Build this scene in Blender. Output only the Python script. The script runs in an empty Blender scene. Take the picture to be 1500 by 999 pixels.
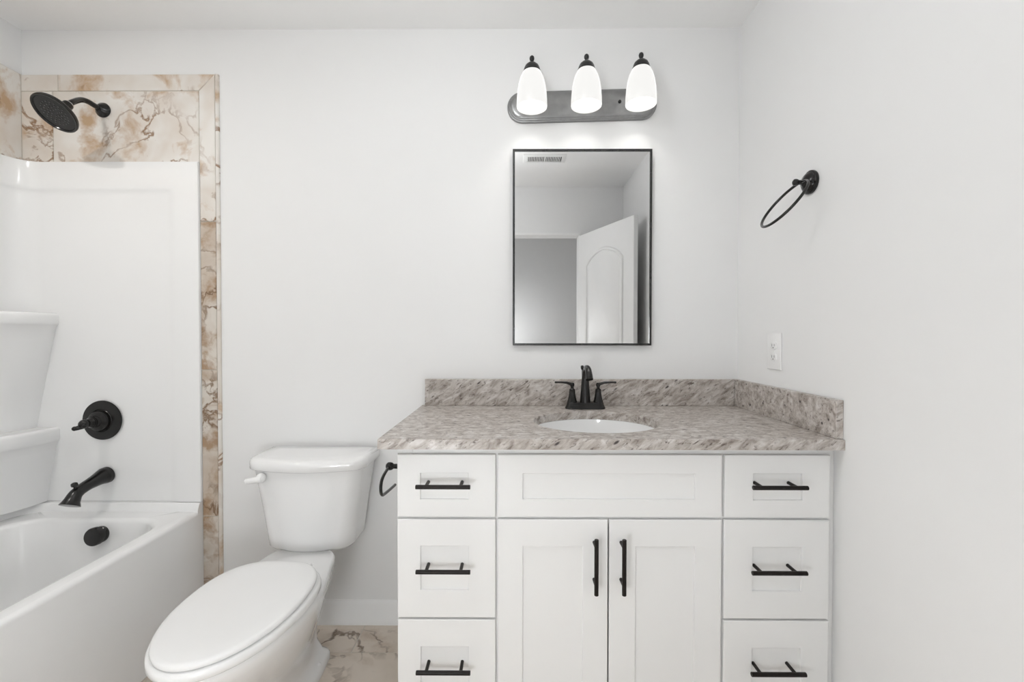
import bpy, bmesh, math, random
from mathutils import Vector, Matrix
random.seed(7)
S = bpy.context.scene
COL = S.collection
PI = math.pi

# ------------------------------------------------------------------ camera
CAM_D, CAM_H = 1.84, 1.1963
FPX, YAW, PITCH, ROLL = 656.23, 0.0056, 0.0144, 0.0007
cam_data = bpy.data.cameras.new('camera')
cam_data.sensor_fit = 'HORIZONTAL'
cam_data.sensor_width = 36.0
cam_data.lens = FPX / 1500.0 * 36.0
cam_data.clip_start = 0.01
cam = bpy.data.objects.new('camera', cam_data)
COL.objects.link(cam)
c, s = math.cos(YAW), math.sin(YAW)
fw, rt, up = Vector((-s, c, 0)), Vector((c, s, 0)), Vector((0, 0, 1))
cp, sp = math.cos(PITCH), math.sin(PITCH)
fw2, up2 = fw * cp - up * sp, up * cp + fw * sp
cr, sr = math.cos(ROLL), math.sin(ROLL)
r3, u3 = rt * cr + up2 * sr, up2 * cr - rt * sr
M3 = Matrix((r3, u3, -fw2)).transposed()
cam.matrix_world = Matrix.Translation((0, -CAM_D, CAM_H)) @ M3.to_4x4()
S.camera = cam

# ------------------------------------------------------------------ exposure, world, main lamps and added fill lights
S.view_settings.view_transform = 'Standard'
S.view_settings.look = 'None'
S.view_settings.gamma = 1.0
S.view_settings.use_curve_mapping = False
S.view_settings.exposure = -0.25
w = bpy.data.worlds.new('world')
S.world = w
w.use_nodes = True
w.node_tree.nodes['Background'].inputs[0].default_value = (0.9, 0.95, 1.0, 1)
w.node_tree.nodes['Background'].inputs[1].default_value = 0.0

SHADE_EMIT = 0.92       # opal shades of the vanity light
BULB_EMIT = 72.0
ROOM_FILL_EMIT = 20.0        # unseen fill globe added to brighten the bathroom
FLOOR_FILL_EMIT = 31.0       # unseen low fill globe added for the floor, apron and lower wall
HALL_FILL_EMIT = 27.0        # unseen fill globe added beyond the doorway for the cabinet fronts
TUB_LAMP_W = 7.0        # recessed lamp over the bathtub

def lamp(name, loc, watts, size, color=(1, 1, 1), rot=(0, 0, 0)):
    d = bpy.data.lights.new(name, 'AREA')
    d.shape = 'DISK'
    d.size = size
    d.energy = watts
    d.color = color
    o = bpy.data.objects.new(name, d)
    o.location = loc
    o.rotation_euler = rot
    COL.objects.link(o)
    return o

TUB_LAMP = (-1.675, -0.98)
ROOM_FILL_LAMP = (-0.30, -1.12)
HALL_FILL_LAMP = (-0.20, -2.82)
FLOOR_FILL_LAMP = (-0.40, -1.80, 0.62)
lamp('tub_lamp', (TUB_LAMP[0], TUB_LAMP[1], 2.432), TUB_LAMP_W, 0.05, (1, .97, .93))

# ------------------------------------------------------------------ materials
def new_mat(name):
    m = bpy.data.materials.new(name)
    m.use_nodes = True
    nt = m.node_tree
    return m, nt, nt.nodes['Principled BSDF']

def plain(name, col, rough=0.5, spec=0.5, metal=0.0, coat=0.0, noise=0.03, nscale=6.0, bump=0.0, bscale=200.0):
    m, nt, b = new_mat(name)
    b.inputs['Roughness'].default_value = rough
    b.inputs['Specular IOR Level'].default_value = spec
    b.inputs['Metallic'].default_value = metal
    b.inputs['Coat Weight'].default_value = coat
    b.inputs['Coat Roughness'].default_value = 0.08
    tc = nt.nodes.new('ShaderNodeNewGeometry')
    nz = nt.nodes.new('ShaderNodeTexNoise')
    nz.inputs['Scale'].default_value = nscale
    nz.inputs['Detail'].default_value = 3
    nt.links.new(tc.outputs['Position'], nz.inputs['Vector'])
    rp = nt.nodes.new('ShaderNodeValToRGB')
    rp.color_ramp.elements[0].position = 0.3
    rp.color_ramp.elements[1].position = 0.7
    rp.color_ramp.elements[0].color = [v * (1 - noise) for v in col] + [1]
    rp.color_ramp.elements[1].color = [min(1, v * (1 + noise)) for v in col] + [1]
    nt.links.new(nz.outputs['Fac'], rp.inputs['Fac'])
    nt.links.new(rp.outputs['Color'], b.inputs['Base Color'])
    if bump:
        n2 = nt.nodes.new('ShaderNodeTexNoise')
        n2.inputs['Scale'].default_value = bscale
        n2.inputs['Detail'].default_value = 2
        nt.links.new(tc.outputs['Position'], n2.inputs['Vector'])
        bp = nt.nodes.new('ShaderNodeBump')
        bp.inputs['Strength'].default_value = bump
        bp.inputs['Distance'].default_value = 0.001
        nt.links.new(n2.outputs['Fac'], bp.inputs['Height'])
        nt.links.new(bp.outputs['Normal'], b.inputs['Normal'])
    return m

def math_node(nt, op, a, bval=None, blink=None, clamp=False):
    n = nt.nodes.new('ShaderNodeMath')
    n.operation = op
    n.use_clamp = clamp
    nt.links.new(a, n.inputs[0])
    if blink is not None:
        nt.links.new(blink, n.inputs[1])
    elif bval is not None:
        n.inputs[1].default_value = bval
    return n.outputs[0]

def ramp(nt, fac, stops):
    r = nt.nodes.new('ShaderNodeValToRGB')
    els = r.color_ramp.elements
    while len(els) < len(stops):
        els.new(0.5)
    for e, (p, col) in zip(els, stops):
        e.position = p
        e.color = (*col, 1) if len(col) == 3 else col
    nt.links.new(fac, r.inputs['Fac'])
    return r.outputs['Color']

def mixc(nt, fac, a, b):
    n = nt.nodes.new('ShaderNodeMix')
    n.data_type = 'RGBA'
    nt.links.new(fac, n.inputs['Factor'])
    for sock, v in ((n.inputs[6], a), (n.inputs[7], b)):
        if isinstance(v, tuple):
            sock.default_value = (*v, 1)
        else:
            nt.links.new(v, sock)
    return n.outputs[2]

def noise(nt, vec, scale, detail=4, rough=0.55, dist=0.0):
    n = nt.nodes.new('ShaderNodeTexNoise')
    n.inputs['Scale'].default_value = scale
    n.inputs['Detail'].default_value = detail
    n.inputs['Roughness'].default_value = rough
    n.inputs['Distortion'].default_value = dist
    nt.links.new(vec, n.inputs['Vector'])
    return n

def marble(name, base, base2, patch, vein, scale=1.0, patch_lo=0.52, patch_hi=0.68, vein_w=0.02, rough=0.42):
    """cream marble-look tile: every tile carries its own texture offset"""
    m, nt, b = new_mat(name)
    geo = nt.nodes.new('ShaderNodeNewGeometry')
    att = nt.nodes.new('ShaderNodeAttribute')
    att.attribute_name = 'tile_offset'
    add = nt.nodes.new('ShaderNodeVectorMath')
    add.operation = 'ADD'
    nt.links.new(geo.outputs['Position'], add.inputs[0])
    nt.links.new(att.outputs['Vector'], add.inputs[1])
    wn = noise(nt, add.outputs[0], 3.2 * scale, 3)
    sc = nt.nodes.new('ShaderNodeVectorMath')
    sc.operation = 'SCALE'
    sc.inputs[3].default_value = 0.22 / scale
    nt.links.new(wn.outputs['Color'], sc.inputs[0])
    wv = nt.nodes.new('ShaderNodeVectorMath')
    wv.operation = 'ADD'
    nt.links.new(add.outputs[0], wv.inputs[0])
    nt.links.new(sc.outputs[0], wv.inputs[1])
    V = wv.outputs[0]
    nb = noise(nt, V, 4 * scale, 3)
    base_c = ramp(nt, nb.outputs['Fac'], [(0.38, base), (0.62, base2)])
    n1 = noise(nt, V, 5.5 * scale, 6, 0.6)
    pf = ramp(nt, n1.outputs['Fac'], [(patch_lo, (0, 0, 0)), (patch_hi, (1, 1, 1))])
    col = mixc(nt, pf, base_c, patch)
    n2 = noise(nt, V, 4.2 * scale, 5, 0.55, 0.4)
    d = math_node(nt, 'SUBTRACT', n2.outputs['Fac'], 0.5)
    d = math_node(nt, 'ABSOLUTE', d)
    vf = ramp(nt, d, [(0.0, (1, 1, 1)), (vein_w * 0.35, (.75, .75, .75)), (vein_w, (0, 0, 0))])
    n3 = noise(nt, V, 3.0 * scale, 2)
    gate = ramp(nt, n3.outputs['Fac'], [(0.42, (0, 0, 0)), (0.6, (1, 1, 1))])
    vf = math_node(nt, 'MULTIPLY', vf, blink=gate)
    col = mixc(nt, vf, col, vein)
    nt.links.new(col, b.inputs['Base Color'])
    b.inputs['Roughness'].default_value = rough
    b.inputs['Specular IOR Level'].default_value = 0.4
    return m

def granite(name, seed=0.0, dirx=0.6):
    m, nt, b = new_mat(name)
    geo = nt.nodes.new('ShaderNodeNewGeometry')
    mp = nt.nodes.new('ShaderNodeMapping')
    mp.vector_type = 'TEXTURE'
    mp.inputs['Location'].default_value = (seed, seed * .7, seed * .3)
    mp.inputs['Rotation'].default_value = (0.10, -dirx, 0.15)
    mp.inputs['Scale'].default_value = (1.15, 0.48, 0.42)
    nt.links.new(geo.outputs['Position'], mp.inputs['Vector'])
    V = mp.outputs[0]
    n1 = noise(nt, V, 21, 7, 0.66, 0.5)
    base = ramp(nt, n1.outputs['Fac'], [(0.30, (.20, .165, .14)), (0.43, (.39, .345, .31)), (0.55, (.55, .51, .475)), (0.68, (.68, .655, .63))])
    n2 = noise(nt, V, 48, 4, 0.6, 0.6)
    sf = ramp(nt, n2.outputs['Fac'], [(0.57, (0, 0, 0)), (0.68, (1, 1, 1))])
    col = mixc(nt, sf, base, (.14, .11, .095))
    vo = nt.nodes.new('ShaderNodeTexVoronoi')
    vo.inputs['Scale'].default_value = 26
    nt.links.new(V, vo.inputs['Vector'])
    sep = nt.nodes.new('ShaderNodeSeparateColor')
    nt.links.new(vo.outputs['Color'], sep.inputs[0])
    pick = math_node(nt, 'GREATER_THAN', sep.outputs[0], 0.86)
    dn = ramp(nt, vo.outputs['Distance'], [(0.14, (1, 1, 1)), (0.30, (0, 0, 0))])
    df = math_node(nt, 'MULTIPLY', dn, blink=pick)
    col = mixc(nt, df, col, (.05, .04, .038))
    nt.links.new(col, b.inputs['Base Color'])
    b.inputs['Roughness'].default_value = 0.38
    b.inputs['Specular IOR Level'].default_value = 0.5
    b.inputs['Coat Weight'].default_value = 0.08
    b.inputs['Coat Roughness'].default_value = 0.12
    return m

M = {}
M['wall'] = plain('wall_paint', (.855, .855, .852), 0.75, 0.3, noise=.004, bump=.05, bscale=350)
M['ceiling'] = plain('ceiling_paint', (.95, .95, .946), 0.9, 0.2, noise=.004, bump=.06, bscale=300)
M['trim'] = plain('trim_paint', (.895, .895, .89), 0.4, 0.4, noise=.004)
M['door'] = plain('door_paint', (.895, .895, .89), 0.45, 0.4, noise=.006)
M['cabinet'] = plain('cabinet_paint', (.87, .87, .865), 0.38, 0.45, noise=.006)
M['acrylic'] = plain('white_acrylic', (.895, .896, .893), 0.18, 0.45, coat=.3, noise=.004)
M['porcelain'] = plain('white_porcelain', (.90, .90, .898), 0.10, 0.5, coat=.5, noise=.003)
M['plastic'] = plain('white_plastic', (.90, .90, .896), 0.25, 0.5, noise=.003)
M['black'] = plain('dark_bronze_metal', (.0085, .0078, .0074), 0.20, 0.40, coat=.05, noise=.25, nscale=40)
M['blackbar'] = plain('black_bar_metal', (.009, .0062, .005), 0.40, 0.25, noise=.25, nscale=60)
M['fixture'] = plain('brushed_dark_metal', (.30, .30, .30), 0.28, 0.5, metal=.9, noise=.10, nscale=30)
M['fixture_dark'] = plain('dark_cap_metal', (.03, .03, .03), 0.35, 0.5, metal=.4, noise=.10, nscale=30)
M['frame'] = plain('black_frame_metal', (.018, .018, .018), 0.25, 0.6, noise=.1, nscale=30)
M['chrome'] = plain('chrome', (.6, .6, .6), 0.15, 0.5, metal=1.0, noise=.03)
M['grout'] = plain('grout', (.62, .58, .52), 0.85, 0.2, noise=.05, nscale=80)
M['slot'] = plain('dark_slot', (.10, .10, .10), 0.7, 0.2, noise=.05)
M['vent_gap'] = plain('vent_gap', (.05, .05, .05), 0.8, 0.2, noise=.05)
M['granite'] = granite('speckled_granite')
M['wall_tile'] = marble('cream_marble_tile', (.80, .775, .735), (.70, .635, .565), (.52, .36, .225), (.27, .155, .08), 1.15, .53, .67, .024)
M['border_tile'] = marble('brown_marble_tile', (.68, .635, .575), (.55, .47, .39), (.38, .26, .165), (.20, .12, .065), 1.7, .47, .62, .035)
M['floor_tile'] = marble('beige_marble_floor', (.72, .64, .555), (.66, .58, .49), (.56, .46, .37), (.19, .135, .095), 1.5, .52, .70, .034, 0.3)

m, nt, b = new_mat('mirror_glass')
b.inputs['Base Color'].default_value = (.80, .80, .80, 1)
b.inputs['Metallic'].default_value = 1
b.inputs['Roughness'].default_value = 0.012
nzz = nt.nodes.new('ShaderNodeTexNoise')
nzz.inputs['Scale'].default_value = 30
rr = ramp(nt, nzz.outputs['Fac'], [(0, (.70, .70, .70)), (1, (.72, .72, .72))])
nt.links.new(rr, b.inputs['Base Color'])
M['mirror'] = m

def emitter(name, col, strength, base=.85):
    m, nt, b = new_mat(name)
    b.inputs['Base Color'].default_value = (base, base, base * .99, 1)
    b.inputs['Roughness'].default_value = 0.25
    b.inputs['Emission Color'].default_value = (*col, 1)
    lw = nt.nodes.new('ShaderNodeTexNoise')
    lw.inputs['Scale'].default_value = 5
    mr = nt.nodes.new('ShaderNodeMapRange')
    mr.inputs['To Min'].default_value = strength * .95
    mr.inputs['To Max'].default_value = strength * 1.05
    nt.links.new(lw.outputs['Fac'], mr.inputs['Value'])
    nt.links.new(mr.outputs[0], b.inputs['Emission Strength'])
    return m
M['shade'] = emitter('opal_glass_lit', (1, .99, .965), SHADE_EMIT * 1.12, .06)
M['bulb'] = emitter('bulb_lit', (1, .97, .92), BULB_EMIT)
M['globe'] = emitter('room_fill_globe_lit', (.965, .985, 1), ROOM_FILL_EMIT)
M['floor_fill_globe'] = emitter('floor_fill_globe_lit', (.965, .985, 1), FLOOR_FILL_EMIT)
M['hall_fill_globe'] = emitter('hall_fill_globe_lit', (.965, .985, 1), HALL_FILL_EMIT)

# ------------------------------------------------------------------ mesh helpers
def finish(name, bm, mat, parent=None, smooth=None, loc=None):
    bmesh.ops.remove_doubles(bm, verts=bm.verts, dist=1e-6)
    bmesh.ops.recalc_face_normals(bm, faces=bm.faces)
    me = bpy.data.meshes.new(name)
    bm.to_mesh(me)
    bm.free()
    if smooth is not None:
        for p in me.polygons:
            p.use_smooth = True
        me.set_sharp_from_angle(angle=math.radians(smooth))
    me.materials.append(mat)
    o = bpy.data.objects.new(name, me)
    COL.objects.link(o)
    if parent is not None:
        o.parent = parent
        o.matrix_parent_inverse = Matrix.Translation(-parent_world(parent))
    return o

def parent_world(p):
    """things are Empties at their base; parts keep world coordinates in their meshes"""
    return p.location.copy() if p.type == 'EMPTY' else Vector((0, 0, 0))

def thing(name, loc, label, cat, group=None):
    o = bpy.data.objects.new(name, None)
    o.empty_display_size = 0.1
    o.location = loc
    COL.objects.link(o)
    return tag(o, label, cat, group)

def tag(o, label, cat, group=None, kind=None):
    o['label'] = label
    o['category'] = cat
    if group:
        o['group'] = group
    if kind:
        o['kind'] = kind
    return o

def structure(o, label, cat):
    return tag(o, label, cat, kind='structure')

def box(bm, x0, x1, y0, y1, z0, z1, bev=0.0, seg=2):
    r = bmesh.ops.create_cube(bm, size=1.0)
    vs = r['verts']
    for v in vs:
        v.co = Vector(((x0 + x1) / 2 + v.co.x * (x1 - x0), (y0 + y1) / 2 + v.co.y * (y1 - y0), (z0 + z1) / 2 + v.co.z * (z1 - z0)))
    if bev > 0:
        es = list({e for v in vs for e in v.link_edges})
        bmesh.ops.bevel(bm, geom=es, offset=bev, segments=seg, affect='EDGES', profile=0.5)
    return bm

def bridge(bm, ra, rb):
    n = len(ra)
    for i in range(n):
        j = (i + 1) % n
        try:
            bm.faces.new((ra[i], ra[j], rb[j], rb[i]))
        except ValueError:
            pass

def loft(bm, rings, cap0=True, cap1=True, closed=False):
    vr = [[bm.verts.new(p) for p in ring] for ring in rings]
    for a, b_ in zip(vr, vr[1:]):
        bridge(bm, a, b_)
    if closed:
        bridge(bm, vr[-1], vr[0])
    else:
        if cap0:
            bm.faces.new(list(reversed(vr[0])))
        if cap1:
            bm.faces.new(vr[-1])
    return vr

def frame_of(axis):
    a = Vector(axis).normalized()
    t = Vector((0, 0, 1)) if abs(a.z) < 0.9 else Vector((1, 0, 0))
    u = a.cross(t).normalized()
    v = a.cross(u).normalized()
    return a, u, v

def lathe(bm, prof, origin, axis, n=40, cap0=True, cap1=True, sx=1.0, sy=1.0):
    """prof: list of (radius, distance along axis)"""
    a, u, v = frame_of(axis)
    O = Vector(origin)
    rings = []
    for r, h in prof:
        r = max(r, 1e-5)
        rings.append([O + a * h + u * (r * sx * math.cos(2 * PI * i / n)) + v * (r * sy * math.sin(2 * PI * i / n)) for i in range(n)])
    loft(bm, rings, cap0, cap1)
    return bm

def catmull(pts, sub=8):
    P = [Vector(p) for p in pts]
    P = [P[0] * 2 - P[1]] + P + [P[-1] * 2 - P[-2]]
    out = []
    for i in range(1, len(P) - 2):
        p0, p1, p2, p3 = P[i - 1:i + 3]
        for k in range(sub):
            t = k / sub
            out.append(0.5 * ((2 * p1) + (p2 - p0) * t + (2 * p0 - 5 * p1 + 4 * p2 - p3) * t * t + (3 * p1 - p0 - 3 * p2 + p3) * t ** 3))
    out.append(P[-2])
    return out

def tube(bm, path, radius, n=16, closed=False, flat=(1.0, 1.0), caps=True):
    """sweep a circle (radius: number or list along the path) with parallel-transported frames"""
    pts = [Vector(p) for p in path]
    N = len(pts)
    rad = radius if isinstance(radius, (list, tuple)) else [radius] * N
    if len(rad) != N:
        rad = [rad[0] + (rad[-1] - rad[0]) * i / (N - 1) if len(rad) == 2 else
               (lambda f: rad[int(f)] + (rad[min(int(f) + 1, len(rad) - 1)] - rad[int(f)]) * (f - int(f)))(i * (len(rad) - 1) / (N - 1)) for i in range(N)]
    tang = []
    for i in range(N):
        a = pts[(i - 1) % N] if closed or i > 0 else pts[i]
        b_ = pts[(i + 1) % N] if closed or i < N - 1 else pts[i]
        tang.append((b_ - a).normalized())
    _, u, v = frame_of(tang[0])
    rings = []
    for i in range(N):
        t = tang[i]
        u = (u - t * u.dot(t)).normalized()
        v = t.cross(u).normalized()
        rings.append([pts[i] + u * (rad[i] * flat[0] * math.cos(2 * PI * k / n)) + v * (rad[i] * flat[1] * math.sin(2 * PI * k / n)) for k in range(n)])
    loft(bm, rings, caps, caps, closed)
    return bm

def rrect(cx, cy, hx, hy, r, z, n=10):
    """rounded rectangle, counter-clockwise, 4*(n+1) points at height z"""
    r = min(r, hx - 1e-4, hy - 1e-4)
    out = []
    for k, (sx, sy) in enumerate(((1, 1), (-1, 1), (-1, -1), (1, -1))):
        for i in range(n + 1):
            a = PI / 2 * k + PI / 2 * i / n
            out.append(Vector((cx + sx * (hx - r) + r * math.cos(a), cy + sy * (hy - r) + r * math.sin(a), z)))
    return out

def set_offsets(o, per_face):
    """one texture offset vector per face, constant over a tile"""
    at = o.data.attributes.new('tile_offset', 'FLOAT_VECTOR', 'FACE')
    for i, v in enumerate(per_face):
        at.data[i].vector = v

def tile_mesh(name, tiles, mat, seeds=None):
    """tiles: list of quads; each quad is 4 front corners (Vector) and a depth vector; bevelled slabs in one mesh"""
    verts, faces, offs = [], [], []
    for k, (q, dep) in enumerate(tiles):
        q = [Vector(p) for p in q]
        dep = Vector(dep)
        ctr = sum(q, Vector()) / 4
        n_in = -dep.normalized()
        e = 0.0012
        sv = seeds[k] if seeds else (random.uniform(-9, 9), random.uniform(-9, 9), random.uniform(-9, 9))
        front, mid, back = [], [], []
        for p in q:
            d = (p - ctr).normalized()
            front.append(p - d * e)
            mid.append(p - n_in * e)
            back.append(p + dep)
        base = len(verts)
        verts += front + mid + back
        faces.append([base + i for i in range(4)])
        offs.append(sv)
        for lo, hi in ((0, 4), (4, 8)):
            for i in range(4):
                j = (i + 1) % 4
                faces.append([base + lo + i, base + lo + j, base + hi + j, base + hi + i])
                offs.append(sv)
        faces.append([base + 11, base + 10, base + 9, base + 8])
        offs.append(sv)
    me = bpy.data.meshes.new(name)
    me.from_pydata([tuple(v) for v in verts], [], faces)
    me.materials.append(mat)
    me.update()
    o = bpy.data.objects.new(name, me)
    COL.objects.link(o)
    set_offsets(o, offs)
    return o

# ------------------------------------------------------------------ room shell
XL, XR, YB, YF, ZC = -2.02, 0.9136, 0.0, -1.989, 2.44
T = 0.12
HY0 = -3.35                                     # far wall of the hallway
DX0, DX1, DZ = -0.215, 0.540, 2.032             # doorway

bm = bmesh.new(); box(bm, XL - T, XR + T, YB, YB + T, 0, ZC)
structure(finish('wall_back', bm, M['wall']), 'plain white painted wall behind the vanity and toilet', 'wall')
bm = bmesh.new(); box(bm, XL - T, XL, YF - T, YB, 0, ZC)
structure(finish('wall_left', bm, M['wall']), 'white wall along the bathtub', 'wall')
bm = bmesh.new(); box(bm, XR, XR + T, YF - T, YB, 0, ZC)
structure(finish('wall_right', bm, M['wall']), 'plain white wall with the towel ring and outlet', 'wall')
bm = bmesh.new()
box(bm, XL, DX0, YF - T, YF, 0, ZC)
box(bm, DX1, XR, YF - T, YF, 0, ZC)
box(bm, DX0, DX1, YF - T, YF, DZ, ZC)
box(bm, XL, -1.2, YF, -1.56, 0, ZC)             # end wall of the tub alcove
structure(finish('wall_front', bm, M['wall']), 'white wall with the doorway seen in the mirror', 'wall')
bm = bmesh.new()
box(bm, -1.3, 1.6, HY0 - T, HY0, 0, ZC)
box(bm, -1.3 - T, -1.3, HY0 - T, YF - T, 0, ZC)
box(bm, 1.6, 1.6 + T, HY0 - T, YF - T, 0, ZC)
structure(finish('wall_hall', bm, M['wall']), 'white hallway wall beyond the doorway', 'wall')
bm = bmesh.new(); box(bm, XL - T, 1.6 + T, HY0 - T, YB + T, ZC, ZC + 0.1)
structure(finish('ceiling', bm, M['ceiling']), 'white painted ceiling', 'ceiling')

# floor: 61 x 30.5 cm marble-look tiles in running bond on a grout bed
tiles, seeds = [], []
TW, TH, G = 0.61, 0.305, 0.0035
FLOOR_SEEDS = {(0, -1.224): (-1.024, -7.743, -7.367), (0, -.614): (-7.1, 4.4, 5.2), (1, -.919): (8.2, 2.6, -6.2)}   # the three tiles in view
y1 = -0.175 + TH
rows = []
while y1 > HY0:
    rows.append(y1)
    y1 -= TH
for r, yt in enumerate(rows):
    y0, y1 = max(yt - TH, HY0), min(yt, -0.0)
    off = -0.614 + (0.305 if r % 2 else 0)
    k0 = math.floor((XL - off) / TW)
    x = off + k0 * TW
    while x < 1.6:
        xa, xb = max(x, XL), min(x + TW, XR if y1 > YF else 1.6)
        if xb - xa > 0.01 and y1 - y0 > 0.01:
            g = G / 2
            tiles.append(([(xa + g, y0 + g, 0), (xb - g, y0 + g, 0), (xb - g, y1 - g, 0), (xa + g, y1 - g, 0)], (0, 0, -0.01)))
            sd = (random.uniform(-9, 9), random.uniform(-9, 9), random.uniform(-9, 9))
            sd = FLOOR_SEEDS.get((r, round(xa, 3)), sd)
            seeds.append(sd)
        x += TW
fl = tile_mesh('floor', tiles, M['floor_tile'], seeds)
structure(fl, 'beige marble-look tile floor', 'floor')
bm = bmesh.new(); box(bm, XL - T, 1.6 + T, HY0 - T, YB + T, -0.08, -0.0015)
g = finish('floor_bed', bm, M['grout'], fl)

# baseboards
def baseboard(name, pts_axis, label):
    bm = bmesh.new()
    prof = [(0, 0), (.018, 0), (.018, .014), (.013, .022), (.012, .070), (.010, .075), (.0095, .080), (.006, .090), (.003, .096), (0, .097)]
    (p0, p1, nrm) = pts_axis
    p0, p1, nrm = Vector(p0), Vector(p1), Vector(nrm)
    loft(bm, [[p + nrm * a + Vector((0, 0, h)) for a, h in prof] for p in (p0, p1)])
    structure(finish(name, bm, M['trim'], smooth=40), label, 'baseboard')
baseboard('baseboard_back', ((-1.205, 0, 0), (-0.337, 0, 0), (0, -1, 0)), 'white baseboard under the toilet tank')
baseboard('baseboard_right', ((XR, -0.60, 0), (XR, YF, 0), (-1, 0, 0)), 'white baseboard on the right wall')

# door casing (seen in the mirror)
bm = bmesh.new()
cw, ct = 0.020, 0.012
box(bm, DX0 - cw, DX0, YF, YF + ct, 0, DZ + cw, .003)
box(bm, DX1, DX1 + cw, YF, YF + ct, 0, DZ + cw, .003)
box(bm, DX0, DX1, YF, YF + ct, DZ, DZ + cw, .003)
structure(finish('trim_1', bm, M['trim']), 'white casing around the doorway in the mirror', 'trim')

# open door, hinged at the right side of the doorway
H0 = Vector((0.536, YF + .012, 0)); H1 = Vector((0.822, -1.300, 0))
dv = (H1 - H0); DWID = dv.length; dv.normalize()
dn = Vector((-dv.y, dv.x, 0))                    # towards the room centre
def door_pt(u, d, z):
    return H0 + dv * u + dn * d + Vector((0, 0, z))
bm = bmesh.new()
rings = []
for d in (0.0, -0.035):
    rings.append([door_pt(0, d, .012), door_pt(DWID, d, .012), door_pt(DWID, d, 2.022), door_pt(0, d, 2.022)])
loft(bm, rings)
bmesh.ops.bevel(bm, geom=list(bm.edges), offset=.002, segments=1, affect='EDGES')
door = structure(finish('door_1', bm, M['door']), 'white open panel door seen in the mirror', 'door')
def arch(u0, u1, z0, z1, rise, n=14):
    out = [(u0, z0), (u1, z0), (u1, z1)]
    for i in range(1, n):
        t = i / n
        u = u1 + (u0 - u1) * t
        z = z1 + rise * math.sin(PI * t) ** .75
        out.append((u, z))
    out.append((u0, z1))
    return out
def densify(poly, step=.03):
    out = []
    for a, b_ in zip(poly, poly[1:] + poly[:1]):
        k = max(1, int(math.hypot(b_[0] - a[0], b_[1] - a[1]) / step))
        out += [(a[0] + (b_[0] - a[0]) * i / k, a[1] + (b_[1] - a[1]) * i / k) for i in range(k)]
    return out
for outline in (arch(.13, DWID - .13, 1.02, 1.755, .10), arch(.13, DWID - .13, .22, .86, .0)):
    bm = bmesh.new()
    tube(bm, [door_pt(u, .000, z) for u, z in densify(outline)], .012, 10, True)
    cu = DWID / 2; cz = sum(z for u, z in outline) / len(outline)
    inner = [(cu + (u - cu) * .80, cz + (z - cz) * .88) for u, z in densify(outline)]
    outer = [(cu + (u - cu) * .88, cz + (z - cz) * .93) for u, z in densify(outline)]
    loft(bm, [[door_pt(u, -.001, z) for u, z in outer], [door_pt(u, .007, z) for u, z in inner]], False, True)
    finish('door_panel', bm, M['door'], door, 40)
bm = bmesh.new()
lathe(bm, [(.030, 0), (.030, .006), (.012, .010), (.010, .035), (.022, .042), (.027, .055), (.022, .068), (.004, .073)], door_pt(DWID - .065, 0, .95), dn, 24)
finish('door_knob', bm, M['black'], door, 40)

# ------------------------------------------------------------------ marble tile around the tub surround
g = .0015
def wall_quad(x0, x1, z0, z1, y=-.010):
    return ([(x0 + g, y, z0 + g), (x1 - g, y, z0 + g), (x1 - g, y, z1 - g), (x0 + g, y, z1 - g)], (0, .0095, 0))
TX0, TXI, TXO, TZI, TZO, SZ = XL + .001, -1.285, -1.2195, 2.187, 2.2545, 1.890
field = [wall_quad(TX0, -1.884, SZ, TZI), wall_quad(-1.884, TXI, SZ, TZI)]
# top border: joint near the corner, mitred at its free end
field.append(wall_quad(TX0, -1.862, TZI, TZO))
field.append(([(-1.862 + g, -.010, TZI + g), (TXI - g, -.010, TZI + g), (TXO - g, -.010, TZO - g), (-1.862 + g, -.010, TZO - g)], (0, .0095, 0)))
field.append(([(TXI + g, -.010, 1.657 + g), (TXO - g, -.010, 1.657 + g), (TXO - g, -.010, TZO - g), (TXI + g, -.010, TZI + g)], (0, .0095, 0)))
ft = tile_mesh('trim_2', field, M['wall_tile'], [(3.1, 1.2, 4.4), (0.35, 2.2, 1.15), (1.6, 5.2, 0.7), (4.3, 3.3, 2.2), (6.1, 0.4, 3.9)])
structure(ft, 'cream marble tile with brown veins behind the shower head', 'tile')
strip = []
for z0, z1 in ((1.050, 1.657), (.446, 1.050), (0.0, .446)):
    strip.append(wall_quad(TXI, TXO, z0, z1))
st = tile_mesh('trim_3', strip, M['border_tile'], [(1.7, 0.6, 2.9), (4.9, 7.1, 3.3), (2.4, 1.4, 8.6)])
structure(st, 'narrow brown-veined marble tile strip down the edge of the tub wall', 'tile')
bm = bmesh.new()
edge = [(TXO + .001, 0), (TXO + .001, -.0105), (TXO + .006, -.0105), (TXO + .0105, -.0085), (TXO + .0125, -.005), (TXO + .0125, 0)]
loft(bm, [[Vector((x, y, z)) for x, y in edge] for z in (0, TZO)])
en = finish('bullnose_edge', bm, M['wall_tile'], st, 50)
bm = bmesh.new()
lz = [(XL + .009, SZ), (XL + .009, TZO)]
left_t = [([(XL + .010, y0 - g, SZ + g), (XL + .010, y1 + g, SZ + g), (XL + .010, y1 + g, TZO - g), (XL + .010, y0 - g, TZO - g)], (-.0095, 0, 0)) for y0, y1 in ((-.012, -.62), (-.62, -1.23), (-1.23, -1.555))]
bm.free()
lt = tile_mesh('trim_4', left_t, M['wall_tile'], [(5.2, 0.9, 1.5), (1.2, 8.3, 2.5), (2.8, 3.1, 6.2)])
structure(lt, 'marble tile band on the left wall above the tub', 'tile')
bm = bmesh.new()
box(bm, TX0, TXO, -.0075, -.0004, SZ, TZO)
box(bm, TXI, TXO, -.0075, -.0004, 0, SZ)
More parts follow.
